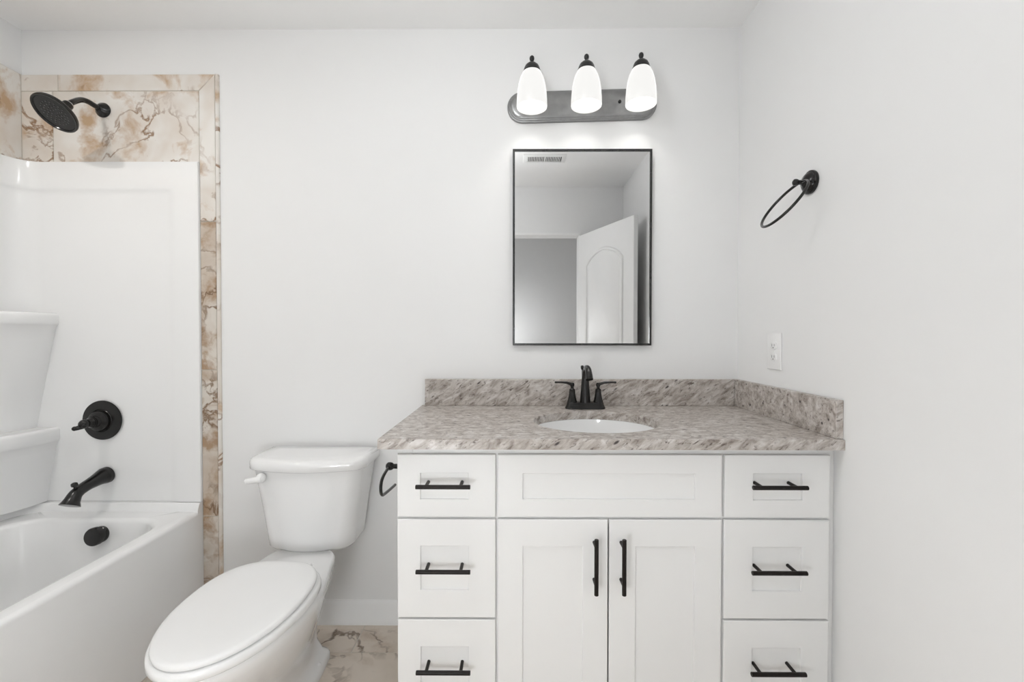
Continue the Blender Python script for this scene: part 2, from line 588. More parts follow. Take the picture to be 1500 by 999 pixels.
box(bm, XL + .0004, XL + .0085, -1.555, -.008, SZ, TZO)
finish('grout_bed', bm, M['grout'], ft)

# ------------------------------------------------------------------ bathtub
ZT = 0.475
tub = thing('bathtub', (-1.65, -.77, 0), 'white alcove bathtub with a deep basin beside the toilet', 'bathtub')
bm = bmesh.new()
tx0, tx1, ty0, ty1 = XL + .004, -1.285, -1.552, -.002
ocx, ocy, ohx, ohy = (tx0 + tx1) / 2, (ty0 + ty1) / 2, (tx1 - tx0) / 2, (ty1 - ty0) / 2
icx, icy, ihx, ihy = (-1.925 - 1.352) / 2, (-.113 - 1.44) / 2, (1.925 - 1.352) / 2, (1.44 - .113) / 2
rings = [rrect(ocx, ocy, ohx, ohy, .004, 0), rrect(ocx, ocy, ohx, ohy, .004, ZT - .016)]
for k in range(1, 6):
    a = PI / 2 * k / 5
    rings.append(rrect(ocx, ocy, ohx - .016 * (1 - math.cos(a)), ohy, .004 + .012 * k / 5, ZT - .016 + .016 * math.sin(a)))
for k in range(0, 7):
    a = PI / 2 * k / 6
    rings.append(rrect(icx, icy, ihx + .018 * (1 - math.sin(a)), ihy + .018 * (1 - math.sin(a)), .12, ZT - .018 * (1 - math.cos(a))))
for dz, dx, dyb in ((.08, .012, .010), (.2, .030, .03), (.29, .05, .05), (.33, .075, .08), (.35, .12, .13)):
    rings.append(rrect(icx, icy, ihx - dx, ihy - dyb, .13, ZT - dz))
vr = loft(bm, rings, False, False)
bm.faces.new(vr[-1])
finish('basin', bm, M['acrylic'], tub, 50)
# raised tiling flange behind the deck
bm = bmesh.new()
def flange_path(off, z):
    pts = [(-1.2865, -.004 - off, z)]
    r = .10
    cx, cy = XL + .004 + off + r, -.004 - off - r
    for i in range(9):
        a = PI / 2 + PI / 2 * i / 8
        pts.append((cx + r * math.cos(a), cy + r * math.sin(a), z))
    pts.append((XL + .004 + off, -1.54, z))
    return [Vector(p) for p in pts]
rows_ = [flange_path(.0, ZT - .01), flange_path(.034, ZT - .01), flange_path(.032, ZT + .006), flange_path(.026, ZT + .024), flange_path(.022, .506), flange_path(.0, .508)]
vr = [[bm.verts.new(p) for p in rw] for rw in rows_]
for a, b_ in zip(vr, vr[1:]):
    for i in range(len(a) - 1):
        bm.faces.new((a[i], a[i + 1], b_[i + 1], b_[i]))
bm.faces.new([r_[0] for r_ in vr]); bm.faces.new([r_[-1] for r_ in reversed(vr)])
finish('upstand', bm, M['acrylic'], tub, 45)
# overflow cover on the sloping end of the basin
bm = bmesh.new()
ax = Vector((0, -1, .12)).normalized()
oc = Vector((-1.604, -.118, .420))
lathe(bm, [(.030, -.004), (.031, .006), (.031, .012), (.029, .014), (.029, .020), (.034, .022), (.034, .037), (.032, .041), (.028, .042), (.0, .042)], oc, ax, 40)
o = finish('overflow_cover', bm, M['black'], tub, 40); o['label'] = 'round black overflow cover'

# ------------------------------------------------------------------ acrylic tub surround
sur = thing('tub_surround', (-1.65, -.01, .508), 'glossy white moulded shower wall panel above the bathtub', 'shower wall')
ZS0, ZS1 = .5086, 1.8985
def sur_path(off, z, xr=-1.2865, rr_=.075):
    pts = [(xr, -.002 - off, z), (-1.38, -.002 - off, z), (-1.42, -.002 - off, z), (-1.7, -.002 - off, z)]
    cx, cy = XL + .002 + off + rr_, -.002 - off - rr_
    for i in range(13):
        a = PI / 2 + PI / 2 * i / 12
        pts.append((cx + rr_ * math.cos(a), cy + rr_ * math.sin(a), z))
    pts.append((XL + .002 + off, -.5, z)); pts.append((XL + .002 + off, -1.54, z))
    return [Vector(p) for p in pts]
bm = bmesh.new()
# recessed field
F0, F1 = .008, .015
def strip_faces(rowsP):
    vr = [[bm.verts.new(p) for p in rw] for rw in rowsP]
    for a, b_ in zip(vr, vr[1:]):
        for i in range(len(a) - 1):
            bm.faces.new((a[i], a[i + 1], b_[i + 1], b_[i]))
    return vr
def sur_row(z, top):
    """one horizontal contour: right frame at full thickness, field recessed below the top band"""
    xs = [(-1.2865, F1 - .004), (-1.2895, F1), (-1.378, F1), (-1.392, F1 - .0015), (-1.404, F0 + .0025), (-1.420, F0)]
    rr_ = .075
    pts = []
    for x, o_ in xs:
        pts.append((x, -.002 - (F1 if (top and x < -1.2875) else o_), z))
    off = F1 if top else F0
    pts.append((-1.6, -.002 - off, z)); pts.append((-1.8, -.002 - off, z))
    cx, cy = XL + .002 + off + rr_, -.002 - off - rr_
    for i in range(13):
        a = PI / 2 + PI / 2 * i / 12
        pts.append((cx + rr_ * math.cos(a), cy + rr_ * math.sin(a), z))
    pts.append((XL + .002 + off, -.5, z)); pts.append((XL + .002 + off, -1.54, z))
    return [Vector(p) for p in pts]
def lerp_row(z, t):
    a, b_ = sur_row(z, False), sur_row(z, True)
    return [p + (q - p) * t for p, q in zip(a, b_)]
rowsP = [lerp_row(ZS0, 0), lerp_row(1.0, 0), lerp_row(1.5, 0), lerp_row(1.758, 0), lerp_row(1.768, .04), lerp_row(1.778, .30), lerp_row(1.783, .62), lerp_row(1.788, .88), lerp_row(1.796, 1), lerp_row(1.892, 1)]
top2 = [p.copy() for p in rowsP[-1]]
for p in top2: p.z = ZS1
def shrink(row, d):
    out = []
    for p in row:
        q = p.copy()
        q.y = min(-.0025, q.y + d) if q.y > -.12 else q.y
        if q.x < -1.9: q.x = q.x - d * .5
        out.append(q)
    return out
rowsP.append([p.lerp(q, .8) for p, q in zip(top2, shrink(top2, .002))])
rowsP.append(shrink(top2, .008))
rowsP.append([Vector((p.x, max(p.y, -.0025) if p.y < -.12 else -.0025, ZS1)) for p in top2])
vr = strip_faces(rowsP)
rr2 = [bm.verts.new((v.co.x, -.0005, v.co.z)) for v in [r_[0] for r_ in vr]]
for i in range(len(rr2) - 1):
    bm.faces.new((vr[i][0], vr[i + 1][0], rr2[i + 1], rr2[i]))
finish('wall_panel', bm, M['acrylic'], sur, 50)
# two moulded corner shelves on tapering corbels
def corner_ring(a, b_, z, n=20, p=2.0):
    cx, cy = XL + .006, -.004
    pts = [Vector((cx, cy, z))]
    for i in range(n + 1):
        t = PI / 2 * i / n
        pts.append(Vector((cx + a * math.cos(t) ** (2 / p), cy - b_ * math.sin(t) ** (2 / p), z)))
    return pts
def shelf(zt, zb, a, b_, zlow, alow, blow):
    bm = bmesh.new()
    rings = []
    for k in range(9):                               # corbel from bottom up, slightly hollow
        t = k / 8
        e = t ** 1.15
        rings.append(corner_ring(alow + (a - .012 - alow) * e, blow + (b_ - .018 - blow) * e, zlow + (zb - zlow) * t, p=2.4))
    rings.append(corner_ring(a - .004, b_ - .006, zb + .006, p=2.4))
    rings.append(corner_ring(a, b_, zb + .016, p=2.4))
    rings.append(corner_ring(a, b_, zt - .014, p=2.4))
    for k in range(1, 5):
        t = PI / 2 * k / 4
        rings.append(corner_ring(a - .014 * (1 - math.cos(t)), b_ - .014 * (1 - math.cos(t)), zt - .014 + .014 * math.sin(t), p=2.4))
    rings.append(corner_ring(a - .03, b_ - .03, zt - .001, p=2.4))
    loft(bm, rings)
    return finish('corner_shelf', bm, M['acrylic'], sur, 50)
shelf(1.283, 1.228, .144, .30, .812, .052, .14)
shelf(.815, .752, .142, .31, .5086, .086, .19)

# ------------------------------------------------------------------ shower fittings
SX = -1.675
YS = -.023                                       # face of the surround frame; field is at -.014
sh = thing('overhead_shower', (SX, -.010, 2.108), 'round black shower head on a curved arm from the marble tile', 'shower head')
bm = bmesh.new()
lathe(bm, [(.029, 0), (.030, .004), (.027, .010), (.019, .017), (.014, .024), (.0105, .026)], (SX, -.010, 2.108), (0, -1, 0), 36)
finish('flange', bm, M['black'], sh, 40)
fc = Vector((SX, -.2035, 2.004)); fn = Vector((-.113, -.626, -.772)).normalized()
ba = fc - fn * .060
bm = bmesh.new()
tube(bm, catmull([(SX, -.012, 2.108), (SX, -.05, 2.108), (SX, -.080, 2.109), (SX - .001, -.108, 2.100), tuple(ba - fn * .022), tuple(ba)], 8), .0098, 18)
finish('shower_arm', bm, M['black'], sh, 50)
bm = bmesh.new()
lathe(bm, [(.013, -.006), (.0165, -.004), (.0175, .006), (.0165, .014), (.020, .020), (.030, .028), (.046, .037), (.060, .047), (.0690, .054), (.0720, .060), (.0720, .0655), (.069, .068), (.065, .067), (.063, .063), (.0, .063)], ba, fn, 56)
hd = finish('spray_head', bm, M['black'], sh, 40)
bm = bmesh.new()
lathe(bm, [(.0145, -.009), (.0152, -.0085), (.0152, -.0055), (.0145, -.005)], ba, fn, 36)
o = finish('chrome_ring', bm, M['chrome'], hd, 40); o['label'] = 'thin chrome ring at the neck of the head'
bm = bmesh.new()
a_, u_, v_ = frame_of(fn)
for rad, cnt in ((.012, 6), (.022, 11), (.032, 16), (.042, 20)):
    for i in range(cnt):
        t = 2 * PI * (i + (.5 if rad in (.022, .042) else 0)) / cnt
        p = ba + fn * .0628 + u_ * rad * math.cos(t) + v_ * rad * math.sin(t)
        lathe(bm, [(.0021, 0), (.0018, .0022), (.0, .0024)], p, fn, 8)
o = finish('nozzles', bm, M['slot'], hd); o['label'] = 'field of small grey rubber nozzles'; o['kind'] = 'stuff'

vv = thing('shower_valve', (-1.692, -.014, .842), 'round black shower valve with lever handle on the white surround', 'shower valve')
VC = Vector((-1.690, -.0135, .844))
bm = bmesh.new()
lathe(bm, [(.079, 0), (.081, .003), (.080, .006), (.066, .0095), (.047, .0115), (.045, .010), (.043, .012), (.0, .012)], VC, (0, -1, 0), 64)
finish('escutcheon', bm, M['black'], vv, 35)
bm = bmesh.new()
lathe(bm, [(.042, .010), (.042, .020), (.039, .028), (.030, .033), (.024, .035), (.022, .046), (.023, .048), (.023, .052), (.019, .054), (.0, .054)], VC, (0, -1, 0), 48)
finish('trim_sleeve', bm, M['black'], vv, 35)
bm = bmesh.new()
lathe(bm, [(.020, .052), (.021, .056), (.017, .064), (.015, .070), (.017, .074), (.0175, .086), (.013, .094), (.006, .098), (.0, .0985)], VC, (0, -1, 0), 40)
hb = VC + Vector((0, -.080, 0))
tube(bm, catmull([hb + Vector((.006, .004, -.002)), hb + Vector((-.004, -.004, -.008)), hb + Vector((-.010, -.010, -.012)), hb + Vector((-.014, -.016, -.014)), hb + Vector((-.017, -.020, -.0145))], 6), [.012, .012, .0095, .0085, .0085], 14)
bmesh.ops.create_uvsphere(bm, u_segments=16, v_segments=10, radius=.0088, matrix=Matrix.Translation(hb + Vector((-.018, -.022, -.0145))))
finish('lever_handle', bm, M['black'], vv, 40)

sp_ = thing('tub_spout', (-1.681, -.014, .614), 'black bathtub spout with a diverter knob below the valve', 'spout')
SP = Vector((-1.677, -.0135, .618))
bm = bmesh.new()
path = catmull([SP, SP + Vector((0, -.02, -.001)), SP + Vector((0, -.055, -.008)), SP + Vector((0, -.098, -.018)), SP + Vector((0, -.130, -.032)), SP + Vector((0, -.146, -.052)), SP + Vector((0, -.156, -.069))], 8)
tube(bm, path, [.0335, .0325, .026, .0215, .0205, .0225, .0260, .0330], 28, flat=(1, 1))
finish('spout_body', bm, M['black'], sp_, 45)
bm = bmesh.new()
lathe(bm, [(.005, 0), (.005, .012), (.010, .014), (.011, .018), (.010, .024), (.006, .027), (.0, .0275)], SP + Vector((0, -.132, -.014)), (0, -.25, 1), 24)
finish('diverter_knob', bm, M['black'], sp_, 40)

# ------------------------------------------------------------------ toilet
TXC = -0.775
toi = thing('toilet', (TXC, -.4, 0), 'white two-piece toilet with closed lid between tub and vanity', 'toilet')
def egg(hw, yf, yb, ym, hb, z, n=48, rb=.5, p=None):
    """plan outline: elliptical nose towards yf; behind ym the flanks narrow to half width hb at yb (or, with p, a superellipse)"""
    pts = []
    for i in range(n + 1):                         # nose, from right flank round to left flank
        t = PI * i / n
        pts.append(Vector((TXC + hw * math.cos(t), ym - (ym - yf) * math.sin(t), z)))
    m = 20
    back = []
    for i in range(1, m + 1):                      # left flank to back
        if p:
            t = PI / 2 * i / (m + .35)
            back.append((hw * math.cos(t) ** (2 / p), ym + (yb - ym) * math.sin(t) ** (2 / p)))
            continue
        t = i / m
        k = 1 - (1 - t) ** 1.8
        wv_ = hw + (hb - hw) * (3 * k * k - 2 * k ** 3)
        rc = max(0.0, (k - .80) / .20)
        wv_ -= rb * hb * (1 - math.sqrt(max(0, 1 - rc * rc)))
        back.append((wv_, ym + (yb - ym) * k))
    for wv_, y in back:
        pts.append(Vector((TXC - wv_, y, z)))
    for wv_, y in reversed(back):
        pts.append(Vector((TXC + wv_, y, z)))
    return pts
bm = bmesh.new()
sl = [  # z, hw, yf, yb, ym, hb
    (.000, .100, -.620, -.180, -.30, .092), (.022, .100, -.620, -.180, -.30, .092), (.032, .094, -.612, -.186, -.30, .088),
    (.045, .080, -.600, -.196, -.32, .072), (.090, .080, -.590, -.205, -.36, .056), (.150, .092, -.610, -.200, -.40, .056),
    (.210, .118, -.665, -.190, -.44, .074), (.270, .145, -.735, -.180, -.47, .096), (.320, .163, -.785, -.176, -.49, .110),
    (.355, .173, -.815, -.174, -.50, .117), (.375, .177, -.826, -.173, -.50, .120), (.388, .176, -.826, -.174, -.50, .119), (.3945, .170, -.818, -.178, -.50, .114)]
loft(bm, [egg(hw, yf, yb, ym, hb, z) for z, hw, yf, yb, ym, hb in sl])
finish('bowl', bm, M['porcelain'], toi, 60)
# bolt caps on the foot
for sx in (1, -1):
    bm = bmesh.new()
    lathe(bm, [(.017, 0), (.017, .006), (.014, .014), (.008, .018), (.0, .019)], (TXC + sx * .080, -.285, .022), (0, 0, 1), 20)
    finish('bolt_cap', bm, M['plastic'], toi, 50)
# seat ring
bm = bmesh.new()
def seat_ring(grow, z):
    return egg(.180 + grow, -.846 - grow, -.352 + grow * .5, -.55, .118 + grow, z, p=2.7)
def hole_ring(grow, z):
    return egg(.115 + grow, -.775 - grow, -.48 + grow, -.60, .08 + grow, z, p=2.2)
loft(bm, [hole_ring(0, .400), seat_ring(-.006, .400), seat_ring(.0, .405), seat_ring(.0, .416), seat_ring(-.002, .421), seat_ring(-.007, .4245), hole_ring(0, .4245)], closed=True)
finish('seat', bm, M['plastic'], toi, 50)
# lid
bm = bmesh.new()
def lid_ring(grow, z):
    return egg(.169 + grow, -.838 - grow, -.357 + grow * .4, -.56, .103 + grow, z, p=2.7)
loft(bm, [lid_ring(-.006, .4275), lid_ring(-.001, .4285), lid_ring(0, .432), lid_ring(-.001, .437), lid_ring(-.005, .4405), lid_ring(-.013, .4425), lid_ring(-.05, .4445), lid_ring(-.09, .4455)])
finish('seat_lid', bm, M['plastic'], toi, 60)
for sx in (1, -1):
    bm = bmesh.new()
    box(bm, TXC + sx * .075 - .020, TXC + sx * .075 + .020, -.372, -.342, .394, .427, .007, 3)
    finish('hinge', bm, M['plastic'], toi, 50)
# tank
def tank_ring(hw, yb, yf, z, rc=.05, bow=.022, n=8):
    pts = []
    yfe = yf + bow
    r = rc
    for i in range(n + 1):                                   # right back corner (small radius) -> handled as plain corner
        pass
    pts.append(Vector((TXC + hw, yb, z)))
    for i in range(n + 1):                                   # right front corner
        a = -PI / 2 * i / n
        pts.append(Vector((TXC + hw - r + r * math.cos(a), yfe + r + r * math.sin(a), z)))
    m = 10
    for i in range(1, m):
        t = i / m
        x = (hw - r) * (1 - 2 * t)
        pts.append(Vector((TXC + x, yfe - bow * (1 - (x / (hw - r)) ** 2), z)))
    for i in range(n + 1):
        a = -PI / 2 - PI / 2 * i / n
        pts.append(Vector((TXC - hw + r + r * math.cos(a), yfe + r + r * math.sin(a), z)))
    pts.append(Vector((TXC - hw, yb, z)))
    return pts
bm = bmesh.new()
tk = [(.386, .136, -.050, -.192), (.390, .154, -.034, -.205), (.402, .162, -.026, -.212), (.45, .168, -.024, -.214), (.55, .182, -.022, -.220), (.64, .197, -.021, -.226), (.700, .207, -.020, -.230)]
loft(bm, [tank_ring(hw, yb, yf, z, .06, .024) for z, hw, yb, yf in tk])
finish('tank', bm, M['porcelain'], toi, 55)
bm = bmesh.new()
ld = [(.696, .218, -.012, -.240), (.700, .222, -.010, -.244), (.722, .222, -.010, -.244), (.731, .219, -.012, -.241), (.7365, .212, -.018, -.234), (.739, .200, -.028, -.222), (.740, .15, -.07, -.18)]
loft(bm, [tank_ring(hw, yb, yf, z, .07 if hw > .18 else .03, .026) for z, hw, yb, yf in ld])
finish('tank_lid', bm, M['porcelain'], toi, 55)
bm = bmesh.new()
lv = Vector((TXC - .150, -.212, .672))
lathe(bm, [(.017, 0), (.018, .008), (.016, .015), (.010, .020), (.0, .021)], lv, (0, -1, 0), 24)
tube(bm, catmull([lv + Vector((.006, -.016, -.002)), lv + Vector((-.018, -.020, -.004)), lv + Vector((-.036, -.019, -.007)), lv + Vector((-.046, -.017, -.008))], 6), [.0120, .0110, .0105, .0095], 14, flat=(.75, 1.0))
bmesh.ops.create_uvsphere(bm, u_segments=12, v_segments=8, radius=.0090, matrix=Matrix.Translation(lv + Vector((-.046, -.017, -.008))))
finish('flush_lever', bm, M['plastic'], toi, 50)

# ------------------------------------------------------------------ vanity cabinet
CX0, CX1 = -0.336, 0.9130
YFACE, YDR, ZCAB = -.5635, -.575, .8771
van = thing('vanity_cabinet', (.287, -.30, 0), 'white shaker vanity cabinet with black bar handles under the granite worktop', 'cabinet')
bm = bmesh.new()
box(bm, CX0, CX0 + .016, -.5455, -.012, 0, ZCAB, .001, 1)
box(bm, .890, .906, -.5455, -.012, 0, ZCAB, .001, 1)
box(bm, CX0 + .016, .890, -.020, -.012, .0, ZCAB)
box(bm, CX0 + .016, .890, -.540, -.020, .095, .111)
box(bm, -.058, -.042, -.540, -.020, .111, ZCAB)
box(bm, .583, .599, -.540, -.020, .111, ZCAB)
box(bm, CX0 + .016, .890, -.505, -.490, 0, .095)
finish('carcass', bm, M['cabinet'], van)
bm = bmesh.new()                                             # face frame
zs = [(.095, .125), (.655, .690), (.845, ZCAB)]
box(bm, CX0 + .0005, CX0 + .045, YFACE, -.5456, 0, ZCAB, .001, 1)
box(bm, -.075, -.030, YFACE, -.5456, .095, ZCAB, .001, 1)
box(bm, .566, .612, YFACE, -.5456, .095, ZCAB, .001, 1)
box(bm, .862, .907, YFACE, -.5456, 0, ZCAB, .001, 1)
for z0, z1 in zs:
    box(bm, CX0 + .045, .862, YFACE + .0004, -.5456, z0, z1)
box(bm, CX0 + .045, -.075, YFACE + .0004, -.5456, .37, .40)
box(bm, .612, .862, YFACE + .0004, -.5456, .37, .40)
finish('face_frame', bm, M['cabinet'], van)
bm = bmesh.new()
box(bm, .9072, .9133, -.560, -.542, 0, ZCAB, .001, 1)
finish('filler_strip', bm, M['cabinet'], van)

def shaker(name, x0, x1, z0, z1, px0, px1, pz0, pz1, parent):
    """a slab front with a recessed flat panel; frame edges eased"""
    bm = bmesh.new()
    yo, yb, rec, b_ = YDR, YFACE - .0006, .0060, .0018
    def rect(xa, xb, za, zb, y):
        return [Vector((xa, y, za)), Vector((xb, y, za)), Vector((xb, y, zb)), Vector((xa, y, zb))]
    rings = [rect(x0, x1, z0, z1, yb), rect(x0, x1, z0, z1, yo + b_), rect(x0 + b_ * .4, x1 - b_ * .4, z0 + b_ * .4, z1 - b_ * .4, yo + b_ * .4), rect(x0 + b_, x1 - b_, z0 + b_, z1 - b_, yo),
             rect(px0 - .0012, px1 + .0012, pz0 - .0012, pz1 + .0012, yo), rect(px0, px1, pz0, pz1, yo + .0012), rect(px0, px1, pz0, pz1, yo + rec)]
    loft(bm, rings, True, True)
    return finish(name, bm, M['cabinet'], parent)

def bar_handle(cx, cz, length, vertical, parent, spacing=.096):
    bm = bmesh.new()
    d = Vector((0, 0, 1)) if vertical else Vector((1, 0, 0))
    ctr = Vector((cx, -.613, cz))
    lathe(bm, [(.0052, -length / 2), (.0060, -length / 2 + .0008), (.0060, length / 2 - .0008), (.0052, length / 2)], ctr, d, 20)
    for s_ in (-1, 1):
        p = ctr + d * (s_ * spacing / 2)
        lathe(bm, [(.0048, 0), (.0048, .613 - .5680)], p, (0, 1, 0), 14)
    return finish('handle', bm, M['blackbar'], parent, 40)

for x0, x1, px0, px1, hx in ((-.333, -.0535, -.267, -.131, -.197), (.595, .8925, .676, .8145, .730)):
    for z0, z1, pz0, pz1, hz in ((.678, .856, .728, .803, .776), (.389, .671, .468, .594, .540), (.115, .383, .190, .305, .2585)):
        dr = shaker('drawer', x0, x1, z0, z1, px0, px1, pz0, pz1, van)
        bar_handle(hx, hz, .151, False, dr)
shaker('false_front', -.047, .5875, .678, .856, .024, .5115, .729, .802, van)
d1 = shaker('door', -.047, .2655, .115, .671, .024, .194, .187, .5945, van)
bar_handle(.2265, .554, .155, True, d1, .106)
d2 = shaker('door', .2695, .5875, .115, .671, .3445, .5115, .187, .5945, van)
bar_handle(.3030, .554, .155, True, d2, .106)

# ------------------------------------------------------------------ worktop with sink cut-out
top = thing('worktop', (.27, -.3, .8772), 'speckled grey-brown granite worktop with backsplash and sink cut-out', 'worktop')
WX0, WX1, WY0, ZW0, ZW1 = -.3805, .9131, -.6028, .8772, .9065
SCX, SCY, SHX, SHY = .272, -.337, .207, .185
bm = bmesh.new()
N = 96
def outer_pt(k):
    """perimeter of the slab, parametrised by angle from the sink centre"""
    a = 2 * PI * k / N
    dx, dy = math.cos(a), math.sin(a)
    tx = ((WX1 - SCX) / dx) if dx > 1e-9 else (((WX0 - SCX) / dx) if dx < -1e-9 else 1e9)
    ty = ((-.0006 - SCY) / dy) if dy > 1e-9 else (((WY0 - SCY) / dy) if dy < -1e-9 else 1e9)
    t = min(tx, ty)
    return SCX + dx * t, SCY + dy * t
outer = [list(outer_pt(k)) for k in range(N)]
for cx_, cy_ in ((WX0, WY0), (WX1, WY0), (WX0, -.0006), (WX1, -.0006)):
    j = min(range(N), key=lambda i: (outer[i][0] - cx_) ** 2 + (outer[i][1] - cy_) ** 2)
    outer[j] = [cx_, cy_]
def ins(p, d):
    return (min(max(p[0], WX0 + d), WX1 - d), min(max(p[1], WY0 + d), -.0006 - d))
def oring(z, d=0.0):
    return [Vector((*ins(p, d), z)) for p in outer]
def hring(z, g_=0.0):
    return [Vector((SCX + (SHX + g_) * math.cos(2 * PI * k / N), SCY + (SHY + g_) * math.sin(2 * PI * k / N), z)) for k in range(N)]
loft(bm, [oring(ZW0), oring(ZW1 - .003), oring(ZW1 - .0008, .0008), oring(ZW1, .003), hring(ZW1, .003), hring(ZW1 - .0008, .0008), hring(ZW1 - .003), hring(ZW0)], closed=True)
finish('slab', bm, M['granite'], top)
ZSP = 1.0145
bm = bmesh.new(); box(bm, -.3650, .8925, -.0205, -.0006, ZW1 + .0002, ZSP, .0012, 1)
finish('backsplash', bm, M['granite'], top)
bm = bmesh.new(); box(bm, .8932, .9131, -.5955, -.0006, ZW1 + .0002, ZSP, .0012, 1)
finish('side_splash', bm, M['granite'], top)

sink = thing('sink', (SCX, SCY, .76), 'white oval undermount sink bowl set under the granite worktop', 'sink')
bm = bmesh.new()
def sring(g_, z, k=1.0):
    return [Vector((SCX + (SHX * k + g_) * math.cos(2 * PI * i / 64), SCY + (SHY * k + g_) * math.sin(2 * PI * i / 64), z)) for i in range(64)]
rings = [sring(.018, .8765), sring(.018, .864), sring(.012, .862), sring(.010, .83), sring(0, .80, .93), sring(0, .765, .80), sring(0, .745, .6), sring(0, .735, .15),
         sring(0, .741, .15), sring(0, .752, .55), sring(0, .772, .74), sring(0, .805, .88), sring(0, .835, .95), sring(-.002, .862, 1.0), sring(.0, .8765)]
loft(bm, rings, closed=True)
finish('bowl', bm, M['porcelain'], sink, 50)
bm = bmesh.new()
lathe(bm, [(.034, 0), (.034, .002), (.028, .0035), (.022, .002), (.0, .003)], (SCX, SCY, .7415), (0, 0, 1), 28)
finish('drain', bm, M['black'], sink, 40)

# ------------------------------------------------------------------ faucet
FX, FY, FZ = .2775, -.0830, ZW1
fa = thing('faucet', (FX, FY, FZ), 'dark bronze two-handle faucet behind the oval sink', 'faucet')
bm = bmesh.new()
rings = []
for z, hx, hy in ((0, .0785, .0265), (.004, .0785, .0265), (.010, .0755, .0245), (.016, .073, .023), (.024, .0710, .0215), (.026, .0690, .0200), (.027, .060, .012)):
    rings.append(rrect(FX, FY, hx, hy, hy - .001, FZ + z))
loft(bm, rings)
finish('base_plate', bm, M['black'], fa, 35)
for s_ in (-1, 1):
    hp = Vector((FX + s_ * .0510, FY, FZ + .024))
    bm = bmesh.new()
    lathe(bm, [(.0195, 0), (.0195, .003), (.0170, .010), (.0142, .022), (.0122, .036), (.0112, .048), (.0118, .050), (.0105, .052), (.0060, .055), (.0058, .060), (.0085, .066), (.0090, .072), (.0060, .077), (.0, .078)], hp, (0, 0, 1), 32)
    hdl = finish('handle', bm, M['black'], fa, 35)
    bm = bmesh.new()
    lp = hp + Vector((0, 0, .070))
    rings = []
    for t, dz, hw_, hh in ((.000, .000, .0066, .0068), (.010, .003, .0068, .0060), (.022, .0072, .0070, .0050), (.036, .0085, .0074, .0044), (.052, .0090, .0078, .0042), (.066, .0092, .0080, .0042), (.0690, .0092, .0074, .0036)):
        c_ = lp + Vector((s_ * t, -.004 * t / .07, dz))
        rings.append([c_ + Vector((0, hw_ * math.cos(a), hh * math.sin(a))) for a in [2 * PI * i / 16 for i in range(16)]])
    loft(bm, rings)
    finish('lever', bm, M['black'], hdl, 45)
# tapering spout tower bending forward over the bowl
bm = bmesh.new()
B = Vector((FX, FY, FZ + .020))
path = catmull([B, B + Vector((0, 0, .03)), B + Vector((0, -.001, .07)), B + Vector((0, -.004, .105)), B + Vector((0, -.016, .131)), B + Vector((0, -.040, .142)), B + Vector((0, -.068, .138)), B + Vector((0, -.088, .123)), B + Vector((0, -.098, .108))], 8)
tube(bm, path, [.0215, .0190, .0160, .0135, .0118, .0114, .0118, .0126, .0136], 28)
finish('spout', bm, M['black'], fa, 45)
bm = bmesh.new()
tip = B + Vector((0, -.098, .108))
lathe(bm, [(.0137, 0), (.0140, .002), (.0140, .0045), (.0110, .0050), (.0, .0045)], tip, (0, -.50, -.87), 28)
finish('aerator', bm, M['black'], fa, 40)
bm = bmesh.new()
lathe(bm, [(.0018, 0), (.0018, .127), (.0028, .128), (.0058, .134), (.0064, .140), (.0048, .145), (.0, .1465)], (FX - .0090, FY + .0178, FZ + .022), (0, 0, 1), 16)
finish('lift_rod', bm, M['black'], fa, 40)

# ------------------------------------------------------------------ mirror
mi = thing('mirror', (.2735, 0, 1.152), 'rectangular mirror in a thin black frame above the faucet', 'mirror')
MX0, MX1, MZ0, MZ1, MY = -.0075, .5545, 1.1525, 1.9445, -.024
bm = bmesh.new()
fwid = .0085
def rect_y(xa, xb, za, zb, y):
    return [Vector((xa, y, za)), Vector((xb, y, za)), Vector((xb, y, zb)), Vector((xa, y, zb))]
loft(bm, [rect_y(MX0, MX1, MZ0, MZ1, -.001), rect_y(MX0, MX1, MZ0, MZ1, MY + .001), rect_y(MX0 + .001, MX1 - .001, MZ0 + .001, MZ1 - .001, MY),
          rect_y(MX0 + fwid, MX1 - fwid, MZ0 + fwid, MZ1 - fwid, MY), rect_y(MX0 + fwid, MX1 - fwid, MZ0 + fwid, MZ1 - fwid, -.001)], closed=True)
finish('frame', bm, M['frame'], mi)
bm = bmesh.new(); box(bm, MX0 + fwid - .0005, MX1 - fwid + .0005, -.0195, -.0155, MZ0 + fwid - .0005, MZ1 - fwid + .0005)
o = finish('mirror_glass', bm, M['mirror'], mi); o['label'] = 'reflective glass'

# ------------------------------------------------------------------ vanity light bar
VL = Vector((.2730, 0, 2.1245))
vl = thing('vanity_light', VL, 'dark metal light bar with three lit white bell shades above the mirror', 'lamp')
tilt = math.radians(1.5)
def tl(x, z):
    """the bar hangs a little out of level"""
    return VL.x + x * math.cos(tilt) - z * math.sin(tilt), VL.z + x * math.sin(tilt) + z * math.cos(tilt)
def stadium(hx, hz, y, n=24):
    pts = []
    for k in range(2):
        for i in range(n + 1):
            a = -PI / 2 + PI * i / n + PI * k
            x = (hx - hz) * (1 if k == 0 else -1) + hz * math.cos(a)
            z = hz * math.sin(a)
            X_, Z_ = tl(x, z)
            pts.append(Vector((X_, y, Z_)))
    return pts
bm = bmesh.new()
loft(bm, [stadium(.303, .0630, -.0006), stadium(.303, .0630, -.008), stadium(.3015, .0615, -.010), stadium(.297, .057, -.0115), stadium(.2955, .0555, -.0155), stadium(.2915, .0515, -.017), stadium(.2900, .0500, -.021), stadium(.285, .045, -.0235), stadium(.278, .038, -.0245), stadium(.26, .02, -.0250)])
finish('back_plate', bm, M['fixture'], vl, 30)
